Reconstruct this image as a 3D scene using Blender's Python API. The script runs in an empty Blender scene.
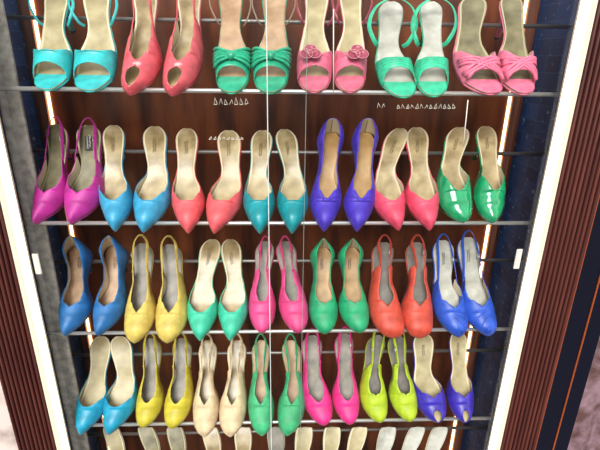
import bpy, bmesh, math, random
from mathutils import Vector, Matrix
random.seed(7)
C = bpy.context.scene.collection
sin, cos, pi = math.sin, math.cos, math.pi

# ---------------------------------------------------------------- camera
CAM = Vector((-0.0032, -0.8763, 0.0628)); YAW, PIT, ROL, FPX = 0.0419, 0.3569, 0.0142, 453.9
def axes():
    cy, sy, cp, sp, cr, sr = cos(YAW), sin(YAW), cos(PIT), sin(PIT), cos(ROL), sin(ROL)
    f = Vector((sy*cp, cy*cp, -sp)); r = Vector((cy, -sy, 0)); u = r.cross(f)
    return cr*r + sr*u, -sr*r + cr*u, f
RX, UX, FX = axes()
def at(px, py, Y):
    d = FX + RX*(px-300)/FPX - UX*(py-225)/FPX
    return CAM + d*((Y-CAM.y)/d.y)
def proj(p):
    q = Vector(p)-CAM; z = q.dot(FX)
    return 300+FPX*q.dot(RX)/z, 225-FPX*q.dot(UX)/z
cam = bpy.data.cameras.new('camera'); co = bpy.data.objects.new('camera', cam); C.objects.link(co)
cam.sensor_width = 36; cam.lens = 36*FPX/600; cam.clip_start = .01
m = Matrix((( RX.x, UX.x, -FX.x, CAM.x), (RX.y, UX.y, -FX.y, CAM.y), (RX.z, UX.z, -FX.z, CAM.z), (0,0,0,1)))
co.matrix_world = m
bpy.context.scene.camera = co

# ---------------------------------------------------------------- materials
def mat(name, col, rough=.6, metal=0, col2=None, scale=40, bump=0, stretch=(1,1,1), sheen=0, coat=0, emit=None, emits=0, spec=.5, detail=4, contrast=(.35,.65)):
    M = bpy.data.materials.new(name); M.use_nodes = True
    nt = M.node_tree; b = nt.nodes['Principled BSDF']
    b.inputs['Base Color'].default_value = (*col, 1); b.inputs['Roughness'].default_value = rough
    b.inputs['Metallic'].default_value = metal; b.inputs['Sheen Weight'].default_value = sheen
    b.inputs['Coat Weight'].default_value = coat; b.inputs['Coat Roughness'].default_value = .08
    b.inputs['Specular IOR Level'].default_value = spec
    if emit: b.inputs['Emission Color'].default_value = (*emit, 1); b.inputs['Emission Strength'].default_value = emits
    if col2 or bump:
        tc = nt.nodes.new('ShaderNodeTexCoord'); mp = nt.nodes.new('ShaderNodeMapping'); nz = nt.nodes.new('ShaderNodeTexNoise')
        mp.inputs['Scale'].default_value = stretch
        nz.inputs['Scale'].default_value = scale; nz.inputs['Detail'].default_value = detail
        nt.links.new(tc.outputs['Object'], mp.inputs[0]); nt.links.new(mp.outputs[0], nz.inputs['Vector'])
        if col2:
            cr = nt.nodes.new('ShaderNodeValToRGB')
            cr.color_ramp.elements[0].position = contrast[0]; cr.color_ramp.elements[0].color = (*col, 1)
            cr.color_ramp.elements[1].position = contrast[1]; cr.color_ramp.elements[1].color = (*col2, 1)
            nt.links.new(nz.outputs['Fac'], cr.inputs[0]); nt.links.new(cr.outputs[0], b.inputs['Base Color'])
        if bump:
            bp = nt.nodes.new('ShaderNodeBump'); bp.inputs['Strength'].default_value = bump; bp.inputs['Distance'].default_value = .002
            nt.links.new(nz.outputs['Fac'], bp.inputs['Height']); nt.links.new(bp.outputs[0], b.inputs['Normal'])
    return M
def lin(h):
    v = [int(h[i:i+2], 16)/255 for i in (0, 2, 4)]
    return tuple(x/12.92 if x <= .04045 else ((x+.055)/1.055)**2.4 for x in v)
def fabric(name, h, rough=.55, **k):
    c = lin(h); d = tuple(x**1.08*.62 for x in c); e = tuple(min(1, x**1.05*1.08) for x in c)
    return mat(name, d, rough, col2=e, scale=55, bump=.15, sheen=.04, contrast=(.25, .7), **k)

M_chrome = mat('chrome', (.66,.65,.64), .38, .75)
M_darkmetal = mat('dark_metal', (.22,.20,.19), .4, .7)
M_wood = mat('dark_wood', lin('3a190d'), .28, col2=lin('7f4324'), scale=7, stretch=(4,1,.7), bump=.1, detail=9, contrast=(.33,.72), spec=.4)
M_woodstrip = mat('wood_strip', lin('5a3326'), .5, col2=lin('7c4c38'), scale=14, stretch=(6,1,.6))
M_mould = mat('brown_moulding', lin('4a2320'), .45, col2=lin('64332b'), scale=10, stretch=(8,8,.5), detail=6)
M_cream = mat('cream_paint', lin('e9dcc0'), .5)
M_led = mat('led_white', (1,1,1), .5, emit=(1,.95,.82), emits=1.7)
M_ledwarm = mat('led_warm', (1,.9,.8), .5, emit=(1,.55,.25), emits=5)
M_greystone = mat('grey_panel', lin('8d8985'), .7, col2=lin('b9b4ae'), scale=60, bump=.5)
M_stone = mat('plaster_wall', lin('8d7570'), .9, col2=lin('d9c8bf'), scale=9, contrast=(.3,.5), bump=1, detail=8)
M_blackpost = mat('navy_post', lin('0c0e1e'), .3)
M_orangeline = mat('orange_edge', lin('a4532b'), .4)
M_white = mat('white_plastic', lin('cfcac2'), .5)
M_cable = mat('pale_cable', lin('c9c8c2'), .4)
M_mauve = mat('mauve_cloth', lin('573a38'), .9, col2=lin('8d7179'), scale=30, bump=.6, detail=6)
M_black = mat('black_rubber', (.02,.02,.03), .4)
M_faint = mat('faint_stamp', lin('6f5b3e'), .5)
M_ink = mat('dark_ink', (.05,.04,.04), .6)
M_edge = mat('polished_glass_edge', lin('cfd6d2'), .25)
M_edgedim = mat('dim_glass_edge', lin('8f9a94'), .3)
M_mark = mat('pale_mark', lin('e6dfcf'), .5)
M_ins = {
 'gold': mat('insole_gold', lin('7d6740'), .3, col2=lin('bfab82'), scale=22, spec=.6, contrast=(.35,.66), bump=.2),
 'cream': mat('insole_cream', lin('93835c'), .38, col2=lin('c0b28a'), scale=22, contrast=(.35,.66)),
 'tan': mat('insole_tan', lin('8f6c3e'), .4, col2=lin('b28e5a'), scale=28),
 'peach': mat('insole_peach', lin('9b7756'), .45, col2=lin('c19f7d'), scale=28),
 'grey': mat('insole_grey', lin('676158'), .45, col2=lin('9a9286'), scale=22),
 'dark': mat('insole_dark', lin('5c554e'), .5, col2=lin('807871'), scale=28),
 'white': mat('insole_white', lin('98958a'), .45, col2=lin('c2c0b6'), scale=28),
 'khaki': mat('insole_khaki', lin('5f573b'), .45, col2=lin('8a8160'), scale=28),
}
M_inedge = {'gold': mat('insole_edge_pale', lin('d3c5a4'), .4), 'cream': mat('insole_edge_cream', lin('dccfae'), .4), 'tan': mat('insole_edge_tan', lin('c5a068'), .4), 'khaki': mat('insole_edge_khaki', lin('b3aa86'), .4)}
M_lining = mat('lining', lin('d8cab0'), .5)
M_sole = mat('outsole', lin('a5865f'), .6)

def wall_navy():  # navy, grid lines and pale specks paint a reflection of sky and buildings
    M = bpy.data.materials.new('navy_reflection'); M.use_nodes = True; nt = M.node_tree; b = nt.nodes['Principled BSDF']
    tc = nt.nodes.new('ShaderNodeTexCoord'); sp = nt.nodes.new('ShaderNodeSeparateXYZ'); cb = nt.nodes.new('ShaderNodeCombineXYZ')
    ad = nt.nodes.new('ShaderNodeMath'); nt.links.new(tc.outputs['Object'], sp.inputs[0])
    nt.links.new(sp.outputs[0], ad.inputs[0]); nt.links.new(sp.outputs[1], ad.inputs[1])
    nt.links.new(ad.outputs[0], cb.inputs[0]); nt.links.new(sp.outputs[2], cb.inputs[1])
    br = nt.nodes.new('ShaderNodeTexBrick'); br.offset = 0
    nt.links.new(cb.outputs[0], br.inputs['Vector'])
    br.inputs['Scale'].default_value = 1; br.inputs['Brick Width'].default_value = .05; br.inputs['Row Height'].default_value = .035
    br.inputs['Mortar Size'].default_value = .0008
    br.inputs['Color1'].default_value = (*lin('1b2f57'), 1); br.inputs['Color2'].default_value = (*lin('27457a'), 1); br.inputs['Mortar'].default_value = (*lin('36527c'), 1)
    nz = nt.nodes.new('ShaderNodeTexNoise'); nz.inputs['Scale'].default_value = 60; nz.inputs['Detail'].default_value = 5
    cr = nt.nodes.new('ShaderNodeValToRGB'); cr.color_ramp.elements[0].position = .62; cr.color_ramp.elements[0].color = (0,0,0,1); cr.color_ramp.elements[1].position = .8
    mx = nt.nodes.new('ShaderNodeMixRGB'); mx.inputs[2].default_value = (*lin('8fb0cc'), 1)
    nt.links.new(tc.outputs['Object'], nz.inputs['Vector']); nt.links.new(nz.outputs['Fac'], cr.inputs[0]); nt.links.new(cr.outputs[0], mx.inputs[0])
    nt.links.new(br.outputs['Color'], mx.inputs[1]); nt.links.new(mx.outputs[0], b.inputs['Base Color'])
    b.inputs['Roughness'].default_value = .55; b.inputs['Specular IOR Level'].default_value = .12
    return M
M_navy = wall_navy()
def glass_mat():
    M = bpy.data.materials.new('window_glass'); M.use_nodes = True; nt = M.node_tree
    for n in list(nt.nodes): nt.nodes.remove(n)
    o = nt.nodes.new('ShaderNodeOutputMaterial'); mx = nt.nodes.new('ShaderNodeMixShader'); t = nt.nodes.new('ShaderNodeBsdfTransparent'); g = nt.nodes.new('ShaderNodeBsdfGlossy')
    t.inputs[0].default_value = (.985,.99,.985,1); g.inputs['Roughness'].default_value = .02
    f = nt.nodes.new('ShaderNodeFresnel'); f.inputs[0].default_value = 1.35
    ge = nt.nodes.new('ShaderNodeNewGeometry'); sb = nt.nodes.new('ShaderNodeMath'); sb.operation = 'SUBTRACT'; sb.use_clamp = True
    nt.links.new(f.outputs[0], sb.inputs[0]); nt.links.new(ge.outputs['Backfacing'], sb.inputs[1]); nt.links.new(sb.outputs[0], mx.inputs[0]); nt.links.new(t.outputs[0], mx.inputs[1]); nt.links.new(g.outputs[0], mx.inputs[2]); nt.links.new(mx.outputs[0], o.inputs[0])
    return M
M_glass = glass_mat()

# ---------------------------------------------------------------- mesh helpers
def link(name, bm, mats, parent=None, origin=None, smooth=True, solid=0, recalc=True):
    if origin is not None:
        bmesh.ops.translate(bm, verts=bm.verts, vec=-Vector(origin))
    if recalc: bmesh.ops.recalc_face_normals(bm, faces=bm.faces)
    me = bpy.data.meshes.new(name); bm.to_mesh(me); bm.free()
    for k in (mats if isinstance(mats, (list, tuple)) else [mats]): me.materials.append(k)
    if smooth:
        for p in me.polygons: p.use_smooth = True
    o = bpy.data.objects.new(name, me); C.objects.link(o)
    if parent is not None: o.parent = parent
    elif origin is not None: o.location = origin
    if solid:
        md = o.modifiers.new('solid', 'SOLIDIFY'); md.thickness = solid; md.offset = -1; md.material_offset = 1; md.material_offset_rim = 0
    return o
def tag(o, label, cat, group=None):
    o['label'] = label; o['category'] = cat
    if group: o['group'] = group
def struct(o): o['kind'] = 'structure'; return o
def box(bm, lo, hi):
    r = bmesh.ops.create_cube(bm, size=1)
    for v in r['verts']:
        v.co = Vector([lo[i] + (v.co[i]+.5)*(hi[i]-lo[i]) for i in range(3)])
    return r['verts']
def boxobj(name, lo, hi, m, parent=None, bev=0):
    bm = bmesh.new(); box(bm, lo, hi)
    if bev: bmesh.ops.bevel(bm, geom=bm.edges[:], offset=bev, segments=2, affect='EDGES')
    return link(name, bm, m, parent, smooth=False)
def catmull(P, n=8, closed=False):
    P = [Vector(p) for p in P]; out = []
    N = len(P)
    for i in range(N if closed else N-1):
        p0, p1, p2, p3 = (P[(i-1) % N], P[i], P[(i+1) % N], P[(i+2) % N]) if closed else (P[max(i-1, 0)], P[i], P[i+1], P[min(i+2, N-1)])
        for k in range(n):
            t = k/n
            out.append(.5*((2*p1)+(p2-p0)*t+(2*p0-5*p1+4*p2-p3)*t*t+(3*p1-p0-3*p2+p3)*t**3))
    if not closed: out.append(P[-1])
    return out
def tube(bm, pts, r, seg=8, cap=True):
    pts = [Vector(p) for p in pts]; rings = []; prev = None
    for i, p in enumerate(pts):
        d = (pts[min(i+1, len(pts)-1)]-pts[max(i-1, 0)]).normalized()
        if prev is None:
            a = d.orthogonal().normalized()
        else:
            a = (prev - d*prev.dot(d)).normalized()
        prev = a; b = d.cross(a); rr = r[i] if isinstance(r, (list, tuple)) else r
        rings.append([bm.verts.new(p + rr*(cos(2*pi*k/seg)*a + sin(2*pi*k/seg)*b)) for k in range(seg)])
    for x, y in zip(rings, rings[1:]):
        for k in range(seg): bm.faces.new((x[k], x[(k+1) % seg], y[(k+1) % seg], y[k]))
    if cap: bm.faces.new(rings[0][::-1]); bm.faces.new(rings[-1])
def ribbon(bm, pts, widths, updirs, th=.0014):
    """flat strap: updirs gives the direction of the strap's width at each point"""
    rings = []
    for i, p in enumerate(pts):
        d = (pts[min(i+1, len(pts)-1)]-pts[max(i-1, 0)]).normalized()
        u = updirs[i]; u = (u-d*u.dot(d)).normalized(); n = d.cross(u)
        w = widths[i]/2
        rings.append([bm.verts.new(p+a*w*u+b*th/2*n) for a, b in ((-1,-.6),(-.8,-1),(.8,-1),(1,-.6),(1,.6),(.8,1),(-.8,1),(-1,.6))])
    for x, y in zip(rings, rings[1:]):
        for k in range(8): bm.faces.new((x[k], x[(k+1) % 8], y[(k+1) % 8], y[k]))
    bm.faces.new(rings[0][::-1]); bm.faces.new(rings[-1])
def interp(T, t):
    if t <= T[0][0]: return T[0][1]
    for (a, x), (b, y) in zip(T, T[1:]):
        if t <= b:
            s = (t-a)/(b-a); s = s*s*(3-2*s)*.35 + s*.65
            return x+(y-x)*s
    return T[-1][1]

# ---------------------------------------------------------------- rods
PITCH = .26; BY, BZ = .1063, .125; FR, BR = .0042, .0042
ANG = math.atan2(BZ, BY); DIST = math.hypot(BY, BZ)
E1 = Vector((0, cos(ANG), sin(ANG))); NN = Vector((0, -sin(ANG), cos(ANG)))
XW = .582; YB = .245

# ---------------------------------------------------------------- shoe generator
TOES = {
 'point':  [(0,0),(.01,.10),(.03,.22),(.07,.42),(.13,.66),(.2,.86),(.27,.98),(.33,1.0),(.42,.90),(.52,.72),(.62,.60),(.72,.62),(.82,.71),(.88,.73),(.925,.66),(.96,.52),(.984,.34),(.996,.17),(1,0)],
 'almond': [(0,0),(.006,.14),(.02,.30),(.05,.52),(.1,.74),(.17,.90),(.25,.99),(.32,1.0),(.42,.90),(.52,.73),(.62,.62),(.72,.63),(.82,.71),(.88,.73),(.925,.66),(.96,.52),(.984,.34),(.996,.17),(1,0)],
 'round':  [(0,0),(.004,.22),(.015,.42),(.04,.64),(.08,.81),(.14,.93),(.22,1.0),(.32,1.0),(.42,.90),(.52,.73),(.62,.63),(.72,.64),(.82,.71),(.88,.73),(.925,.66),(.96,.52),(.984,.34),(.996,.17),(1,0)],
}
TOES['square'] = TOES['almond'][:-6]+[(.88,.72),(.94,.70),(.975,.66),(.994,.56),(1,0)]
ROOT_NAME = {'mule':'high_heel_mule','pump':'pump_shoe','sling':'slingback_shoe','sandal':'high_heel_sandal','peep':'peep_toe_slingback','peepmule':'peep_toe_mule'}
def shoe(row, kind, toe, ball, heel, wpx, mt, label, group, toeshape='almond', ins='gold', tw=.33, vee=.6, lining=None,
         strap=None, bow=None, stamp=None, sole_mat=None, side=1, te=None, heelw=None, band=None, buckle=0, hcol=None, low=.0, plain=False, eye=False, wide=False):
    zr = -PITCH*row
    base = Vector((0, 0, zr))
    # side profile of the sole against the line through both rods
    B0 = FR+.0035
    PROF = [(-.045,.016),(-.025,.0095),(0,B0),(.03,-.0035),(.06,-.0075),(.1,-.004),(.135,.004),(DIST,BR+.0038),(.19,.0085),(.215,.0055),(.26,-.002)]
    def prof(a):
        return interp(PROF, a)
    def P0(a, x=0, h=0): return base + Vector((x,0,0)) + E1*a + NN*(prof(a)+h)
    def solve(py, lo, hi, px, up):
        for _ in range(40):
            mid = (lo+hi)/2; p = P0(mid, 0, up)
            x = at(px, py, p.y).x; p.x = x
            if proj(p)[1] > py: lo = mid
            else: hi = mid
        return (lo+hi)/2
    a0 = solve(toe[1], -.06, .03, toe[0], .002); a1 = solve(heel[1], .12, .30, heel[0], .004)
    L = a1-a0
    ab = solve(ball[1], a0, .14, ball[0], .02)
    tb = (ab-a0)/L
    def wx(px, py, a, h): p = P0(a, 0, h); return at(px, py, p.y).x
    x0 = wx(toe[0], toe[1], a0, 0); xb = wx(ball[0], ball[1], ab, .02); a9 = a0+.9*L
    py9 = proj(P0(a9, wx(heel[0], heel[1], a9, 0), .004))[1]
    x1 = wx(heel[0], py9, a9, 0)
    def cx(t):   # smooth centre line through toe, ball and heel
        pts = ((0, x0), (tb, xb), (.9, x1)); s = 0
        for i, (ti, xi) in enumerate(pts):
            l = 1
            for j, (tj, _) in enumerate(pts):
                if i != j: l *= (t-tj)/(ti-tj)
            s += l*xi
        lin_ = x0+(x1-x0)*t/.9
        return lin_ + max(-.02, min(.02, s-lin_))*(1 if t < .9 else max(.3, 1-(t-.9)*3))
    depth = (P0(ab, xb)-CAM).dot(FX); W = .485*wpx*depth/FPX
    T = TOES[toeshape]
    hs = 1 if not heelw else heelw
    def wd(t, sg=0):
        w = interp(T, t)
        bump = math.exp(-((t-.56)/.13)**2)
        if sg*side > 0: w *= 1-.32*bump
        elif sg*side < 0: w *= 1+.06*bump
        k = 1+(hs-1)*max(0, min(1, (t-.5)/.25))
        return W*w*k
    def frame(t):
        a = a0+t*L; d = .004
        p = P0(a, cx(t)); tan = (P0(a+d)-P0(a-d)).normalized(); n = Vector((0, -tan.z, tan.y))
        return p, n, tan
    def S(t, x, h): p, n, tn = frame(t); return p+Vector((x,0,0))+n*h
    origin = S(.12, 0, 0)
    root = bpy.data.objects.new(ROOT_NAME[kind], None); C.objects.link(root); root.location = origin; root.empty_display_size = .02
    tag(root, label, 'shoe', group)
    def ts(n, lo=0, hi=1):
        return [lo+(hi-lo)*(.5-.5*cos(pi*i/n)) for i in range(n+1)]
    # outsole and insole as slabs that follow the arch
    def slab(scale, h0, h1, lo=0, hi=1, n=34, m=6, crown=0, colour_t=None, edge=None):
        bm = bmesh.new(); top = []; bot = []
        for t in ts(n, lo, hi):
            r1 = []; r2 = []
            for j in range(m+1):
                u = -1+2*j/m
                if edge: u = math.copysign(abs(u)**.6, u)
                w = max(wd(min(max(t, .0015), .9985), u)*scale, .0004)
                r1.append(bm.verts.new(S(t, u*w, h1+crown*(abs(u)**3)))); r2.append(bm.verts.new(S(t, u*w*.96, h0)))
            top.append(r1); bot.append(r2)
        tt = ts(n, lo, hi)
        for i in range(n):
            for j in range(m):
                f = bm.faces.new((top[i][j], top[i][j+1], top[i+1][j+1], top[i+1][j]))
                if edge is not None and j in (0, m-1): f.material_index = 2
                if colour_t and (tt[i]+tt[i+1])/2 < colour_t: f.material_index = 1
                bm.faces.new((bot[i][j], bot[i+1][j], bot[i+1][j+1], bot[i][j+1]))
            for j in (0, m):
                f = bm.faces.new((top[i][j], top[i+1][j], bot[i+1][j], bot[i][j]))
        for i in (0, n):
            for j in range(m): bm.faces.new((top[i][j], top[i][j+1], bot[i][j+1], bot[i][j]))
        return bm
    toecap = .16 if kind in ('sandal',) else None
    link('outsole', slab(1.0, -.0030, .0004), sole_mat or mt, root, origin)
    link('insole', slab(.94, .0002, .0032, .008, .996, m=8, crown=.0012, colour_t=toecap, edge=1), [M_ins[ins], mt, M_inedge.get(ins, M_ins[ins])], root, origin)
    if plain:
        pass
    # ---- upper
    H = [(0,.004),(.02,.013),(.06,.021),(.12,.028),(.2,.034),(.3,.042),(.4,.046),(.5,.044),(.6,.038),(.75,.040),(.88,.056),(.96,.060),(1,.056)]
    # opening ratio
    ns = 2.3
    t0 = .0008
    peep = None
    if kind == 'mule':
        te = te or .60; tw -= .11
        R = lambda t: 0 if t < tw else sin(pi/2*min(1, ((t-tw)/(te-tw)))**(vee*1.15))
        LO = lambda t: 0
    elif kind == 'peepmule':
        te = te or .60; tw -= .08; peep = (.03, .06, .50)
        R = lambda t: 0 if t < tw else sin(pi/2*min(1, ((t-tw)/(te-tw)))**(vee*1.15))
        LO = lambda t: 0
    elif kind == 'pump':
        te = .9995; tw -= .07
        RT = [(tw,0),(tw+.04,.30),(tw+.12,.55),(tw+.25,.72),(.7,.72),(.85,.56),(.95,.42),(1,.34)]
        R = lambda t: 0 if t < tw else (interp(RT, t) if vee >= .8 else max(interp(RT, t), min(.5, ((t-tw)/.12)**.5*.5)))
        LO = lambda t: 0
    elif kind in ('sling', 'peep'):
        te = (te or .66)+.05; tw -= .09
        RT = [(tw,0),(tw+.05,.28),(tw+.14,.50),(tw+.26,.62),(te,.70)]
        if wide: RT = [(tw,0),(tw+.05,.36),(tw+.14,.66),(tw+.26,.80),(te,.86)]
        if eye: RT = [(tw,0),(tw+.05,.26),(tw+.12,.44),(tw+.20,.50),(tw+.32,.42),(te,.34)]
        R = lambda t: 0 if t < tw else (interp(RT, t) if vee >= .8 else max(interp(RT, t), min(.5, ((t-tw)/.10)**.5*.5)))
        LO = lambda t: 0 if t < te-.10 else .80*((t-te+.10)/.10)**1.6
        if kind == 'peep': peep = (.085, .055, .52)
    else:      # sandal band
        tw -= .07; t0 = band[0]+.02; te = band[2]-.06
        def R(t):
            if t < tw: return 0
            return min(1, ((t-tw)/(te-tw)))**vee
        peep = (t0, (band[1]-band[0])*.62, .95)
        LO = lambda t: 0
    def hole(t):
        if not peep: return 0
        c, l, r = peep
        return r*math.sqrt(max(0, 1-((t-c)/l)**2)) if abs(t-c) < l else 0
    n = 36; m = 9
    keys = sorted(set([round(x, 5) for x in ts(n, t0, te)] + [round(tw+(te-tw)*(k/22)**2, 5) for k in range(1, 22)] + ([round(tw+k, 5) for k in (0,.002,.006,.012,.02,.03)]) +
                      ([round(peep[0]+peep[1]*k, 5) for k in (-.995,-.97,-.9,-.7,.5,.7,.8,.88,.94,.97,.985,.995)] if peep else [])))
    keys = [k for k in keys if t0-1e-6 <= k <= te+1e-6]
    def cross(t, r, sg=0):   # point of the arch at opening ratio r
        w = wd(t, sg)*1.01; w += (wd(t)*1.10-w)*min(1, 2.2*max(0, 1-abs(r)**ns))*max(0, min(1, (t-.3)/.12))*(1 if sg*side > 0 else .3); h = interp(H, t)*(1-low*.5)
        if kind == 'sandal': h *= .95
        if kind == 'pump' and t > .75: w *= 1+.22*min(1, (t-.75)/.15)
        if t > tw+.12 and kind in ('pump', 'sling', 'peep'):
            k = min(1, (t-tw-.12)/.25)
            hh = h*(1-abs(r)**ns)**(1/ns)
            return w*r, hh
        return w*r, h*(max(0, 1-abs(r)**ns))**(1/ns)
    bm = bmesh.new()
    for sd in (-1, 1):
        rows = []
        for t in keys:
            r = max(R(t), hole(t)); r = min(r, .998)
            # angle parameterisation, sole edge (r=1) to rim
            th1 = math.acos(r); th0 = LO(t)*th1; rr = []
            for j in range(m+1):
                th = th0+(th1-th0)*j/m
                x, h = cross(t, cos(th), sd)
                rr.append(bm.verts.new(S(t, sd*x, h+.0002)))
            rows.append(rr)
        for i in range(len(rows)-1):
            for j in range(m):
                q = (rows[i][j], rows[i][j+1], rows[i+1][j+1], rows[i+1][j])
                bm.faces.new(q if sd < 0 else q[::-1])
    bmesh.ops.remove_doubles(bm, verts=bm.verts, dist=.00025)
    bmesh.ops.dissolve_degenerate(bm, dist=.0001, edges=bm.edges)
    up = link('upper', bm, [mt, lining or M_lining], root, origin, solid=.0014, recalc=False)
    # ---- heel
    bm = bmesh.new(); tipb = bmesh.new(); rings = []
    th_ = .905; hp, hn, ht = frame(th_)
    down = -(NN*.93+E1*.28).normalized(); hl = .072-.03*low
    wb = wd(.88)*.90; bb = .11*L*.78
    fw = down.cross(Vector((1,0,0))).normalized()
    K = [(0,1,1),(.10,.86,.86),(.25,.60,.56),(.45,.40,.36),(.7,.29,.25),(1,.25,.22)]
    for s, kx, ky in K:
        c = hp + down*(.0005+s*hl) + E1*(.004*(1-s))
        rings.append([bm.verts.new(c+Vector((1,0,0))*wb*kx*cos(2*pi*q/14)+(E1-down*E1.dot(down)).normalized()*bb*ky*sin(2*pi*q/14)) for q in range(14)])
    # first ring hugs the underside of the seat
    for q, v in enumerate(rings[0]):
        tq = min(.985, max(.6, th_+(bb*sin(2*pi*q/14))/L)); v.co = S(tq, min(wb, wd(tq)*.97)*cos(2*pi*q/14), -.0022)
    for x, y in zip(rings, rings[1:]):
        for q in range(14): bm.faces.new((x[q], x[(q+1) % 14], y[(q+1) % 14], y[q]))
    bm.faces.new(rings[0][::-1]); bm.faces.new(rings[-1])
    hob = link('heel', bm, hcol or mt, root, origin)
    cc = hp+down*(hl+.0006); tube(tipb, [cc, cc+down*.005], wb*.26, 10)
    link('heel_tip', tipb, M_black, root, origin)
    # ---- straps
    if kind in ('sling', 'peep') or strap:
        st = strap or {}
        smt = st.get('mat', mt); sw = st.get('w', .0065)
        top = st.get('top', .046); back = st.get('back', 1.03); nar = st.get('nar', .55)
        if kind == 'sandal':     # ankle strap fixed to both sides of the seat
            ta = st.get('t', .60); half = [(ta, .97, .0), (ta+.015, 1.35, .012), (ta+.13, 1.85, .022), (ta+.25, 1.35, .034)]
            pts = [S(t_, -wd(ta)*k_, h_) for t_, k_, h_ in half]+[S(ta+.31, 0, .040)]+[S(t_, wd(ta)*k_, h_) for t_, k_, h_ in half[::-1]]
        else:
            r = min(R(te), .998); th1 = math.acos(r); x, h = cross(te, cos(th1*.95))
            lean = st.get('lean', 0)*W
            def qq(t, x_, h_): return S(min(t, 1), 0, 0)+ (Vector((x_+lean*max(0,(t-te)/(1-te)), 0, 0)) + frame(min(t, 1))[1]*h_ + frame(.99)[2]*max(0, t-1)*L)
            w9 = wd(.85)
            x2, h2 = cross(te-.02, cos(math.acos(min(R(te-.02), .998))*.93))
            pts = [qq(te-.02, -x2, h2), qq(te, -x, h), qq(te+(1-te)*.45, -(w9*nar+x)/2, (h+top)/2), qq(.965, -w9*nar, top-.004), qq(back, -w9*nar*.45, top+.001), qq(back+.012, 0, top+.002),
                   qq(back, w9*nar*.45, top+.001), qq(.965, w9*nar, top-.004), qq(te+(1-te)*.45, (w9*nar+x)/2, (h+top)/2), qq(te, x, h), qq(te-.02, x2, h2)]
        cp = catmull(pts, 6); mid = sum(cp, Vector())/len(cp)
        bm = bmesh.new(); nrm = (NN*.9+E1*.2).normalized()
        ups = []
        for i, p in enumerate(cp):
            out_ = (p-mid); out_ = (out_-NN*out_.dot(NN)).normalized(); ups.append((NN*.6-out_*.8).normalized())
        ribbon(bm, cp, [sw]*len(cp), ups, .0016)
        so = link('strap', bm, smt, root, origin)
        if buckle:
            i = len(cp)*(8 if buckle > 0 else 2)//10; c = cp[i]; d = (cp[i+1]-cp[i-1]).normalized(); nx = d.cross(nrm).normalized()
            bm = bmesh.new(); uu = nrm; o_ = nx*(.0022*buckle)
            loop = [c+o_+d*a*.0045+uu*b*.0045 for a, b in ((-1,-1),(1,-1),(1,1),(-1,1))]
            cl = catmull(loop, 4, True); cl += [cl[0]]
            tube(bm, cl, .0008, 6, False); tube(bm, [c+o_-uu*.0045*0-d*.0045, c+o_+d*.0045], .0006, 6)
            link('buckle', bm, M_chrome, so, origin)
    # ---- insole stamp
    if stamp:
        bm = bmesh.new(); rnd = random.Random(int(toe[0]*7))
        tc_ = .80; 
        if stamp == 'label':
            for i in range(1):
                q = [S(tt_, xx, .0062) for tt_, xx in ((.72,-.007),(.72,.007),(.86,.007),(.86,-.007))]
                bm.faces.new([bm.verts.new(p) for p in q])
            r = bmesh.ops.extrude_face_region(bm, geom=bm.faces[:]); bmesh.ops.translate(bm, verts=[v for v in r['geom'] if isinstance(v, bmesh.types.BMVert)], vec=NN*.0006)
            link('insole_label', bm, mat('label_black', (.03,.03,.035), .5), root, origin, smooth=False)
            bm = bmesh.new()
        for line in ((-.004, .0) if stamp != 'label' else (-.002, .003)):
            pts = []
            k = 9
            for i in range(k*2):
                pts.append(S(tc_-.06+.13*i/(k*2)+line*2, line+(rnd.uniform(.001,.0035) if i % 2 else -rnd.uniform(0,.001)), .0072 if stamp == 'label' else .0044))
            tube(bm, catmull(pts, 2), .00042, 4)
        link('insole_stamp', bm, M_mark if stamp == 'label' else (M_faint if stamp == 'faint' else M_ink), root, origin)
    # ---- ornaments
    if bow == 'bow':
        kt = (band[1]+tw)/2+.01
        def top(t, r): x, h = cross(t, abs(r)); return S(t, math.copysign(x, r), h)
        for sd in (-1, 1):
            bm = bmesh.new(); rows = []
            for i in range(9):
                r = .03+.92*i/8; spread = .02+.062*(i/8)**.8
                row_ = []
                for j in range(9):
                    v = -1+2*j/8; p = top(min(.5, max(.02, kt+spread*v+.045*(i/8))), sd*r)
                    nn_ = frame(kt)[1]+Vector((sd*r*.7,0,0))
                    row_.append(bm.verts.new(p+nn_.normalized()*(.004+.0028*cos(v*pi*2.5+i*.3)*(1-.2*i/8)+.004*(1-i/8))))
                rows.append(row_)
            for i in range(8):
                for j in range(8): bm.faces.new((rows[i][j], rows[i+1][j], rows[i+1][j+1], rows[i][j+1]))
            link('bow_loop', bm, [mt, mt], root, origin, solid=.0015)
        for sd in (-1, 1):
            for f_ in range(5):
                bm = bmesh.new(); pts = []
                for i in range(10):
                    r = .04+.9*i/9; t = min(.5, max(.03, kt+(f_-2)*(.008+.030*(i/9)**.8)+.045*(i/9))); x, h = cross(t, r)
                    pts.append(S(t, sd*x, h)+frame(kt)[1]*(.007-.002*i/9)+Vector((sd*.002*i/9,0,0)))
                tube(bm, pts, [.0016+.0022*i/9 for i in range(10)], 8); link('bow_fold', bm, mt, root, origin)
        bm = bmesh.new(); bmesh.ops.create_uvsphere(bm, u_segments=16, v_segments=10, radius=1)
        c = top(kt, .001)+frame(kt)[1]*.006
        for v in bm.verts:
            wv = 1+.08*sin(v.co.x*14)
            v.co = c+Vector((v.co.x*.0085, 0, 0))+frame(kt)[2]*v.co.y*.0095*wv+frame(kt)[1]*v.co.z*.0075*wv
        link('bow_knot', bm, mt, root, origin)
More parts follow.
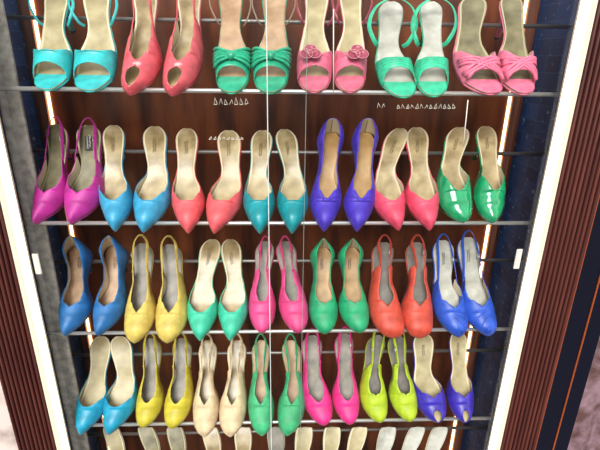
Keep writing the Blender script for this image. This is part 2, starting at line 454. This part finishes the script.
    if bow == 'flower':
        kt = (band[1]+tw)/2+.015; x, h = cross(kt, .25); p0 = S(kt, -side*x, h)+frame(kt)[1]*.004; tn = frame(kt)[2]; nn_ = (frame(kt)[1]+Vector((-side*.2,0,0))).normalized()
        M2 = fabric('deep_pink_petal', 'a8485f', .35)
        for k in range(3):
            an = pi/2+k*pi*2/3; c = p0+(Vector((1,0,0))*cos(an)+tn*sin(an))*.0088
            bm = bmesh.new(); vs = []
            cen = bm.verts.new(c+nn_*.001)
            rg = [[bm.verts.new(c+(Vector((1,0,0))*cos(2*pi*q/16)+tn*sin(2*pi*q/16))*.0115*s+nn_*(hh+.0008*k)) for q in range(16)] for s, hh in ((.5,.0012),(.85,.0035),(1,.005))]
            for q in range(16): bm.faces.new((cen, rg[0][q], rg[0][(q+1) % 16]))
            for a, b in zip(rg, rg[1:]):
                for q in range(16): bm.faces.new((a[q], b[q], b[(q+1) % 16], a[(q+1) % 16]))
            pe = link('petal', bm, [M2, M2], root, origin, solid=.0012)
            bm = bmesh.new(); ring = [v for v in [c+(Vector((1,0,0))*cos(2*pi*q/16)+tn*sin(2*pi*q/16))*.0117+nn_*(.0054+.0008*k) for q in range(17)]]
            tube(bm, ring, .0004, 5, False); link('petal_piping', bm, mat('pale_pink_piping', lin('eaa9b2'), .5), pe, origin)
    if bow == 'twist':
        kt = (band[1]+tw)/2
        for sgn in (-1, 1):
            for f_ in range(3):
                bm = bmesh.new(); pts = []
                for i in range(13):
                    r = -.93+1.86*i/12; t = kt+sgn*(r*.075)+(f_-1)*.022*(1+.5*abs(r)); x, h = cross(max(.02, t), abs(r))
                    pts.append(S(max(.02, t), math.copysign(x, r), h+.0012+(.0012 if sgn > 0 else 0)))
                tube(bm, pts, [.0022+.0018*abs(-.93+1.86*i/12) for i in range(13)], 8)
                link('twisted_fold', bm, mt, root, origin)
    if bow == 'pleats' or bow == 'knot':
        for f_ in range(6 if bow == 'pleats' else 2):
            bm = bmesh.new(); pts = []
            for i in range(11):
                if bow == 'pleats':
                    r = -.2+.95*i/10*1.0; t = tw-.02-.05*f_*1.0-.05*abs(i/10); r = (-.15+.8*i/10)*side
                else:
                    r = -.7+1.4*i/10; t = tw-.01-.03*f_+.05*abs(r)
                t = max(.03, t)
                x, h = cross(t, abs(r)); pts.append(S(t, math.copysign(x, r), h+.0004))
            tube(bm, pts, [.0019*sin(pi*(i+.6)/11.2)+.0003 for i in range(11)], 6)
            link('pleat', bm, mt, root, origin)
        if bow == 'knot':
            bm = bmesh.new(); x, h = cross(tw-.02, .001); c = S(tw-.02, 0, h)+frame(tw)[1]*.001
            tube(bm, [c-Vector((.009,0,0)), c-Vector((.004,0,0)), c, c+Vector((.004,0,0)), c+Vector((.009,0,0))], [.0012,.0024,.0032,.0024,.0012], 8); link('knot', bm, mt, root, origin)
    if bow == 'lines':
        for f_ in range(4):
            bm = bmesh.new(); pts = []
            for i in range(13):
                r = -.85+1.7*i/12; t = band[1]+.02+(tw-band[1]-.03)*f_/3*.9+.02*abs(r)*(f_-1)
                x, h = cross(t, abs(r)); pts.append(S(t, math.copysign(x, r), h+.0003))
            tube(bm, pts, .0007, 5); link('pleat', bm, mt, root, origin)
    return root

# ---------------------------------------------------------------- cabinet
def xz(px, py, Y): p = at(px, py, Y); return p.x, p.z
ZT, ZB = .34, -1.42
bm = bmesh.new(); box(bm, (-XW-.02, YB, ZB), (XW+.02, YB+.02, ZT)); struct(link('wall_back', bm, M_wood, smooth=False))
for sd, nm in ((-1, 'left'), (1, 'right')):
    a, b = sorted((sd*XW, sd*(XW+.015)))
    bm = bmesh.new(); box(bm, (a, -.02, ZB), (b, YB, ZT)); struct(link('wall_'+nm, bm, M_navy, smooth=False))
bm = bmesh.new(); box(bm, (-XW, -.03, ZB-.02), (XW, YB, ZB)); struct(link('floor', bm, M_wood, smooth=False))
# warm light strips and battens in the back corners
for sd, nm in ((-1, 'left'), (1, 'right')):
    xs = sd*.548
    a, b = sorted((xs-sd*.002, xs+sd*.003)); o = boxobj('light_strip', (a, YB-.006, ZB+.01), (b, YB, ZT), M_ledwarm)
    tag(o, 'thin warm glowing light strip up the back %s corner of the cabinet' % nm, 'light')
    a, b = sorted((xs+sd*.005, xs+sd*.022)); struct(boxobj('trim_%d' % (1 if sd < 0 else 2), (a, YB-.01, ZB+.01), (b, YB, ZT), M_woodstrip))

# rods
rowname = ['top row', 'second row', 'third row', 'fourth row', 'bottom row']
for i in range(5):
    z = -PITCH*i
    bm = bmesh.new(); tube(bm, [(-XW, 0, z), (XW, 0, z)], FR, 12)
    o = link('shelf_rod', bm, M_chrome); tag(o, 'polished front rod under the toes of the %s of shoes' % rowname[i], 'rod', 'front shelf rods')
    bm = bmesh.new(); tube(bm, [(-XW, BY, z+BZ), (XW, BY, z+BZ)], BR, 12)
    o = link('shelf_rod', bm, M_darkmetal); tag(o, 'darker rear rod behind the arches of the %s of shoes' % rowname[i], 'rod', 'rear shelf rods')

# front frame: everything on the plane around YF
YF = -.05
def strip(name, pxa, pxb, y0, y1, mtl, xa=None):
    pass
XI = .502                       # inner edge of the lit strip
for sd, nm in ((-1, 'left'), (1, 'right')):
    fr = bpy.data.objects.new('display_frame', None); C.objects.link(fr); fr.location = (sd*.56, YF, ZB)
    tag(fr, 'brown fluted wooden cabinet post with a lit white inner edge, on the %s' % nm, 'frame')
    def part(name, x0, x1, y0, y1, m, par=fr, bev=.0008):
        a, b = sorted((sd*x0, sd*x1)); o = boxobj(name, (a, y0, ZB), (b, y1, ZT), m, None, bev); o.parent = par
        o.matrix_parent_inverse = Matrix.Translation(-par.location); return o
    part('light_strip', XI, XI+.010, YF-.004, YF+.008, M_led)
    part('inner_edge', XI+.010, XI+.019, YF-.010, YF+.03, M_cream)
    # fluted moulding: one profile extruded
    w0, w1 = XI+.019, XI+.107; bm = bmesh.new(); prof = []
    nf = 9; st = (w1-w0)/(nf)
    prof.append((w0, YF-.006)); 
    for k in range(nf):
        for q in range(7):
            an = pi*q/6; prof.append((w0+st*(k+.16+.68*(.5-.5*cos(an))), YF-.003-.0085*sin(an)**.6))
    prof.append((w1, YF-.006)); prof += [(w1, YF+.03), (w0, YF+.03)]
    lo = [bm.verts.new((sd*x, y, ZB)) for x, y in prof]; hi = [bm.verts.new((sd*x, y, ZT)) for x, y in prof]
    for k in range(len(prof)): bm.faces.new((lo[k], lo[(k+1) % len(prof)], hi[(k+1) % len(prof)], hi[k]))
    bm.faces.new(lo); bm.faces.new(hi)
    o = link('fluted_moulding', bm, M_mould, None, smooth=False); o.parent = fr; o.matrix_parent_inverse = Matrix.Translation(-fr.location)
# grey inner post at left
gx0 = at(25, 225, .03).x; gx1 = at(45, 225, .03).x; o = boxobj('inner_post', (gx0, .03, ZB), (gx1, .036, ZT), M_greystone); tag(o, 'rough grey upright strip just inside the left lit edge', 'post')
# glass panes (sliding, overlapping)
def pane(x0, x1, y, label, edge_x):
    bm = bmesh.new(); box(bm, (x0, y, ZB), (x1, y+.004, ZT)); o = struct(link('window_%d' % (1 if y > -.034 else 2), bm, M_glass, smooth=False))
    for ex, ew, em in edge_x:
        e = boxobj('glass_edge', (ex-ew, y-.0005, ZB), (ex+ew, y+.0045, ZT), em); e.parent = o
g1 = at(268.3, 225, -.038).x; g2 = at(304.5, 225, -.032).x
pane(-.50, g2, -.030, '', [(g2-.001, .0004, M_edgedim)]); pane(g1, .50, -.038, '', [(g1+.001, .0008, M_edge)])

# outside: wall at left, dark post and clutter at right
bm = bmesh.new(); box(bm, (-1.6, .0, ZB), (-.609, .05, ZT)); struct(link('wall_outside', bm, M_stone, smooth=False))
px_ = XI+.107
dk = bpy.data.objects.new('dark_post', None); C.objects.link(dk); dk.location = (.65, -.04, ZB)
tag(dk, 'glossy navy-black upright post right of the fluted moulding', 'post')
def dpart(name, x0, x1, y0, y1, m):
    o = boxobj(name, (x0, y0, ZB), (x1, y1, ZT), m, None, .001); o.parent = dk; o.matrix_parent_inverse = Matrix.Translation(-dk.location)
dpart('post_body', px_, px_+.092, -.045, .0, M_blackpost)
dpart('edge_strip', px_+.003, px_+.006, -.052, -.045, M_orangeline)
dpart('edge_bead', px_+.052, px_+.055, -.049, -.045, M_orangeline)
bm = bmesh.new(); rnd = random.Random(3); rows = []
for i in range(60):
    z = ZB+(ZT-ZB)*i/59; rows.append([bm.verts.new((px_+.10+.25*j/12, .01+.008*sin(j*1.3+i*.05)-.006*sin(i*.6+j), z)) for j in range(13)])
for i in range(59):
    for j in range(12): bm.faces.new((rows[i][j], rows[i][j+1], rows[i+1][j+1], rows[i+1][j]))
o = link('hanging_cloth', bm, [M_mauve, M_mauve], solid=.002); tag(o, 'mauve brown mottled cloth hanging at the far right beyond the dark post', 'cloth')
for k, dx in enumerate((0, .008)):
    bm = bmesh.new(); pts = [(px_+.097+dx+.004*sin(z_*3+k), -.01-.006*k, ZT-(ZT-ZB)*z_/12) for z_ in range(13)]
    tube(bm, catmull(pts, 5), .0018, 6); o = link('cable', bm, M_cable); tag(o, ('pale thin cable running down beside the dark post' if k == 0 else 'pale cable nearer the mauve cloth at far right'), 'cable', None)
# small white catches
for (px, py, sd, lb) in ((37, 264, -1, 'small white plastic label stuck on the left inner edge of the cabinet'), (518, 259, 1, 'small white plastic label stuck on the right lit edge of the cabinet')):
    c = at(px, py, -.045); o = boxobj('white_label', (c.x-.006, -.046, c.z-.022), (c.x+.006, -.0435, c.z+.022), M_white, None, .0006); tag(o, lb, 'label')

def marks(px, py, wpx, hpx, n, label, seed):  # solid white strokes stand in for reflections in the glass
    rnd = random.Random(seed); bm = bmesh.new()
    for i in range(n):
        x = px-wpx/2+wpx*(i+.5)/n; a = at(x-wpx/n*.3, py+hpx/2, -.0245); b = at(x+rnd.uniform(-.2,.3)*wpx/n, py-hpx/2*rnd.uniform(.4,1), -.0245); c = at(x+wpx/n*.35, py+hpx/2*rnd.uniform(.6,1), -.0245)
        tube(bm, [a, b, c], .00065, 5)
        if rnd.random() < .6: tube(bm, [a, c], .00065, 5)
    o = link('glass_reflection', bm, M_mark); tag(o, label, 'reflection')
marks(231, 101, 36, 7, 7, 'row of small white strokes modelling reflections on the glass below the emerald bow sandals', 1)
marks(226, 138, 36, 3, 8, 'faint row of white dashes modelling reflections on the glass above the right coral mule', 2)
marks(381, 105, 9, 6, 2, 'short pair of white strokes modelling reflections on the glass below the mint sandals', 3)
marks(426, 106, 60, 5, 13, 'long row of small white strokes modelling reflections on the glass below the mint and twisted pink pairs', 4)
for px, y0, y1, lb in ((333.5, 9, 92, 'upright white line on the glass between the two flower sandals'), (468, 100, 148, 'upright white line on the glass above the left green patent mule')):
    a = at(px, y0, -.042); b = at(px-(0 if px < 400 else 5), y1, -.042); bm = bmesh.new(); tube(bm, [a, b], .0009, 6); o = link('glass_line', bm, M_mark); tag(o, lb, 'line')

# ---------------------------------------------------------------- shoes
F = lambda n, h, r=.5, **k: fabric(n, h, r, **k)
tq = F('turquoise_satin', '35c4c6', .35); cor = F('coral_patent', 'e0606a', .22); grn = F('emerald_satin', '2cb58d', .28)
pnk = F('pink_leather', 'e0708c', .35); mnt = F('mint_leather', '3cc79c', .35); pk2 = F('pink_satin', 'ee7f9e', .4)
mag = F('magenta_suede', 'c22f9c'); blu = F('sky_blue_satin', '3fa6cf', .4); cr2 = F('coral_suede', 'f2666c'); tea = F('teal_satin', '169ca6', .35)
pur = F('violet_suede', '4f36bd'); crp = F('coral_pink_suede', 'e8506e'); gpt = F('green_patent', '17a56c', .12, coat=1)
azu = F('azure_suede', '2873b3'); yel = F('pale_yellow_suede', 'dcc263'); mt3 = F('mint_satin', '45caa6'); pk3 = F('bright_pink_suede', 'ec4f90')
gr3 = F('green_suede', '25a873'); red = F('coral_red_suede', 'd0503c'); roy = F('royal_blue_satin', '2f5bc6', .4)
tq4 = F('turquoise_suede', '1e9fc2', .4); olv = F('mustard_yellow_suede', 'd0c03a'); bei = F('beige_suede', 'e2c9a3'); gr4 = F('leaf_green_suede', '47b57d')
hot = F('hot_pink_suede', 'e8358c'); lim = F('lime_suede', 'b6ce2c'); vio = F('deep_violet_satin', '4130b0', .35)
paleh = mat('pale_cream_leather', lin('d9cfb4'), .5); strapbrown = mat('taupe_strap', lin('85705c'), .5)

def pair(row, kind, name, mtl, L, R, where='', **k):
    """L and R: (toe, ball, heel, width) in photo pixels"""
    kl = k.pop('kl', {}); kr = k.pop('kr', {})
    g = '%s pair in the %s' % (name, rowname[row])
    shoe(row, kind, *L, mtl, 'left shoe of the %s, %s%s' % (name, rowname[row], where), g, side=1, **{**k, **kl})
    shoe(row, kind, *R, mtl, 'right shoe of the %s, %s%s' % (name, rowname[row], where), g, side=-1, **{**k, **kr})

# top row
pair(0, 'sandal', 'turquoise open-toe sandals', tq, ((47,90),(48,68),(58,-14),38), ((89,91),(91,68),(97,-14),42), toeshape='round', ins='cream', band=(.10,.20,.43), tw=.36, vee=.4, strap={'w':.005,'mat':tq})
pair(0, 'peep', 'coral red peep-toe slingbacks', cor, ((130,94),(137,70),(145,-14),38), ((172,95),(178,72),(189,-14),38), toeshape='almond', ins='gold', tw=.30, vee=.6, te=.56, strap={'w':.006,'top':.05})
pair(0, 'sandal', 'emerald sandals with a satin bow', grn, ((231,93),(232,68),(230,-14),36), ((270,93),(271,68),(275,-14),38), toeshape='round', ins='peach', band=(.10,.17,.43), tw=.33, vee=.5, bow='bow', strap={'w':.003,'mat':strapbrown})
pair(0, 'sandal', 'pink sandals with a flower ornament', pnk, ((314,92),(315,68),(317,-14),37), ((350,92),(351,68),(350,-14),35), toeshape='round', ins='cream', band=(.10,.17,.42), tw=.34, vee=.5, bow='flower', strap={'w':.005,'mat':F('dark_rose_strap','9a3a50',.35)})
pair(0, 'sandal', 'mint green sandals with ankle loops', mnt, ((404,97),(398,72),(391,1),38), ((434,96),(434,72),(431,1),35), toeshape='round', ins='white', band=(.10,.22,.43), tw=.36, vee=.35, bow='lines', strap={'w':.008,'mat':mnt,'t':.55})
pair(0, 'sandal', 'light pink twisted-band mules', pk2, ((491,94),(483,72),(473,-4),44), ((524,94),(521,72),(511,-5),37), toeshape='round', ins='khaki', band=(.10,.16,.47), tw=.33, vee=.7, bow='twist', kl={}, kr={})
# second row
pair(1, 'sling', 'magenta pointed slingbacks', mag, ((35,224),(46,200),(57,124),33), ((71,224),(79,200),(89,125),38), toeshape='point', ins='khaki', tw=.32, vee=1, te=.58, wide=True, buckle=1, strap={'top':.012}, kr={'stamp':'label'})
pair(1, 'mule', 'sky blue pointed mules', blu, ((115,231),(114,203),(114,125),34), ((143,232),(149,203),(155,126),37), toeshape='point', tw=.33, vee=.42, heelw=.98, stamp='faint')
pair(1, 'mule', 'coral pointed mules', cr2, ((188,233),(187,205),(187,128),34), ((214,233),(222,205),(229,130),36), toeshape='point', tw=.33, vee=.42, stamp='faint')
pair(1, 'mule', 'teal pointed mules', tea, ((260,233),(259,205),(262,130),33), ((292,233),(293,205),(286,129),33), toeshape='point', tw=.34, vee=.42, stamp='faint')
pair(1, 'pump', 'violet pumps with a knotted throat', pur, ((324,231),(326,205),(330,132),33), ((357,231),(360,205),(364,132),33), toeshape='point', ins='tan', tw=.32, vee=.6, bow='knot')
pair(1, 'mule', 'coral pink pointed mules', crp, ((399,230),(391,203),(397,128),35), ((430,230),(425,203),(417,127),35), toeshape='point', tw=.33, vee=.42, stamp='faint')
pair(1, 'mule', 'glossy green patent mules', gpt, ((464,222),(457,198),(458,127),36), ((493,222),(492,198),(486,126),32), toeshape='almond', ins='gold', tw=.36, vee=.85, stamp='faint')
# third row
pair(2, 'pump', 'azure blue pumps', azu, ((65,336),(72,312),(80,245),32), ((98,336),(106,312),(116,245),31), toeshape='point', ins='peach', tw=.33, vee=.9, stamp='script')
pair(2, 'sling', 'pale yellow slingbacks', yel, ((134,343),(138,318),(143,243),31), ((167,343),(170,318),(171,244),33), ins='grey', tw=.34, vee=1, te=.66, buckle=1, strap={'top':.024,'nar':.62}, kl={'buckle':-1})
pair(2, 'mule', 'mint green pointed mules', mt3, ((200,341),(201,315),(211,239),32), ((230,341),(232,315),(231,239),31), toeshape='point', tw=.34, vee=.42, stamp='faint')
pair(2, 'sling', 'bright pink slingbacks', pk3, ((262,333),(262,308),(265,241),28), ((298,333),(294,308),(286,241),30), ins='grey', tw=.38, vee=.9, te=.62, buckle=-1, kr={'buckle':1}, strap={'top':.008,'nar':.5}, eye=True)
pair(2, 'pump', 'green pumps with script on the insole', gr3, ((325,334),(324,310),(322,247),30), ((360,333),(355,310),(350,247),31), ins='tan', tw=.35, vee=.9, stamp='script')
pair(2, 'sling', 'coral red slingbacks', red, ((394,338),(388,315),(383,242),33), ((420,338),(419,315),(416,242),32), toeshape='round', ins='dark', tw=.36, vee=.8, te=.68, buckle=1, strap={'top':.020}, eye=True)
pair(2, 'sling', 'royal blue pleated slingbacks', roy, ((459,337),(453,312),(443,240),33), ((489,336),(481,312),(468,237),34), ins='white', tw=.33, vee=1, te=.54, wide=True, buckle=1, bow='pleats', stamp='script', strap={'top':.014,'w':.006})
# fourth row
pair(3, 'mule', 'turquoise blue pointed mules', tq4, ((81,435),(88,412),(101,336),32), ((109,435),(116,412),(121,336),33), toeshape='point', ins='cream', tw=.36, vee=.42)
pair(3, 'sling', 'mustard yellow slingbacks', olv, ((143,428),(148,405),(152,338),27), ((172,429),(177,405),(182,338),28), ins='grey', tw=.33, vee=.6, te=.66, buckle=1, strap={'top':.02})
pair(3, 'sling', 'beige suede slingbacks', bei, ((204,437),(205,412),(208,340),27), ((230,437),(232,412),(237,340),28), ins='gold', tw=.38, vee=.9, te=.66, buckle=1, strap={'top':.024}, eye=True)
pair(3, 'sling', 'leaf green slingbacks', gr4, ((262,436),(261,412),(261,340),27), ((287,436),(291,412),(291,340),28), ins='peach', tw=.38, vee=.9, te=.64, buckle=1, kl={'buckle':-1}, strap={'top':.026}, eye=True)
pair(3, 'sling', 'hot pink slingbacks', hot, ((324,426),(318,402),(312,335),30), ((350,425),(347,402),(344,333),28), ins='grey', tw=.32, vee=.6, te=.68, buckle=1, strap={'top':.026})
pair(3, 'sling', 'lime green slingbacks', lim, ((380,423),(375,400),(376,335),28), ((410,422),(405,400),(397,335),28), ins='dark', tw=.36, vee=.8, te=.62, buckle=-1, strap={'top':.032}, eye=True)
pair(3, 'peepmule', 'deep violet peep-toe mules', vio, ((438,423),(431,397),(423,333),32), ((465,423),(462,397),(458,331),27), ins='cream', tw=.32, vee=.8, te=.50, stamp='script')
# bottom row, only the heel ends of the insoles in view
xs5 = [(113,'cream'),(148,'khaki'),(176,'khaki'),(211,'gold'),(243,'gold'),(276,'grey'),(304,'cream'),(332,'cream'),(358,'cream'),(387,'white'),(415,'white'),(438,'white')]
desc = ['one below the turquoise blue pair', 'one below the left mustard shoe', 'one below the right mustard shoe', 'one below the left beige shoe', 'one below the right beige shoe',
        'one between the leaf green toes', 'one left of the left hot pink toe', 'one below the left hot pink toe', 'one below the right hot pink toe', 'one below the left lime toe', 'one below the right lime toe', 'one below the left violet peep-toe']
for k, ((x, ins), d) in enumerate(zip(xs5, desc)):
    nx = x+(287-x)*.09; dr = (-3, 2)[k % 2]
    shoe(4, 'mule', (nx+dr, 513), (nx*.82+x*.18+dr*.8, 490), (x, 427), 26, paleh, 'pale mule in the bottom row, %s' % d, 'pale mules in the bottom row', toeshape='square', ins=ins, tw=.36, vee=.5, heelw=1.0)

# ---------------------------------------------------------------- light
w = bpy.data.worlds.new('sky'); bpy.context.scene.world = w; w.use_nodes = True; nt = w.node_tree; bg = nt.nodes['Background']
tc = nt.nodes.new('ShaderNodeTexCoord'); sp = nt.nodes.new('ShaderNodeSeparateXYZ'); cr = nt.nodes.new('ShaderNodeValToRGB'); mr = nt.nodes.new('ShaderNodeMapRange')
nt.links.new(tc.outputs['Generated'], sp.inputs[0]); nt.links.new(sp.outputs[2], mr.inputs[0]); mr.inputs[1].default_value = -1; mr.inputs[2].default_value = 1
nt.links.new(mr.outputs[0], cr.inputs[0]); nt.links.new(cr.outputs[0], bg.inputs[0])
e = cr.color_ramp.elements; e[0].position = 0; e[0].color = (.10,.09,.085,1); e[1].position = 1; e[1].color = (.95,.98,1,1)
for pos, c in ((.44, (.13,.12,.11)), (.53, (.55,.53,.52)), (.62, (1,1,1))):
    k = e.new(pos); k.color = (*c, 1)
bg.inputs[1].default_value = 1.05
sun = bpy.data.lights.new('sun', 'SUN'); sun.energy = 3.4; sun.angle = .5; sun.color = (1, .98, .95); so = bpy.data.objects.new('sun', sun); C.objects.link(so)
so.rotation_euler = (math.radians(56), 0, math.radians(-12))
vs = bpy.context.scene.view_settings; vs.view_transform = 'Standard'; vs.look = 'None'; vs.gamma = 1; vs.exposure = 0.22; vs.use_curve_mapping = False
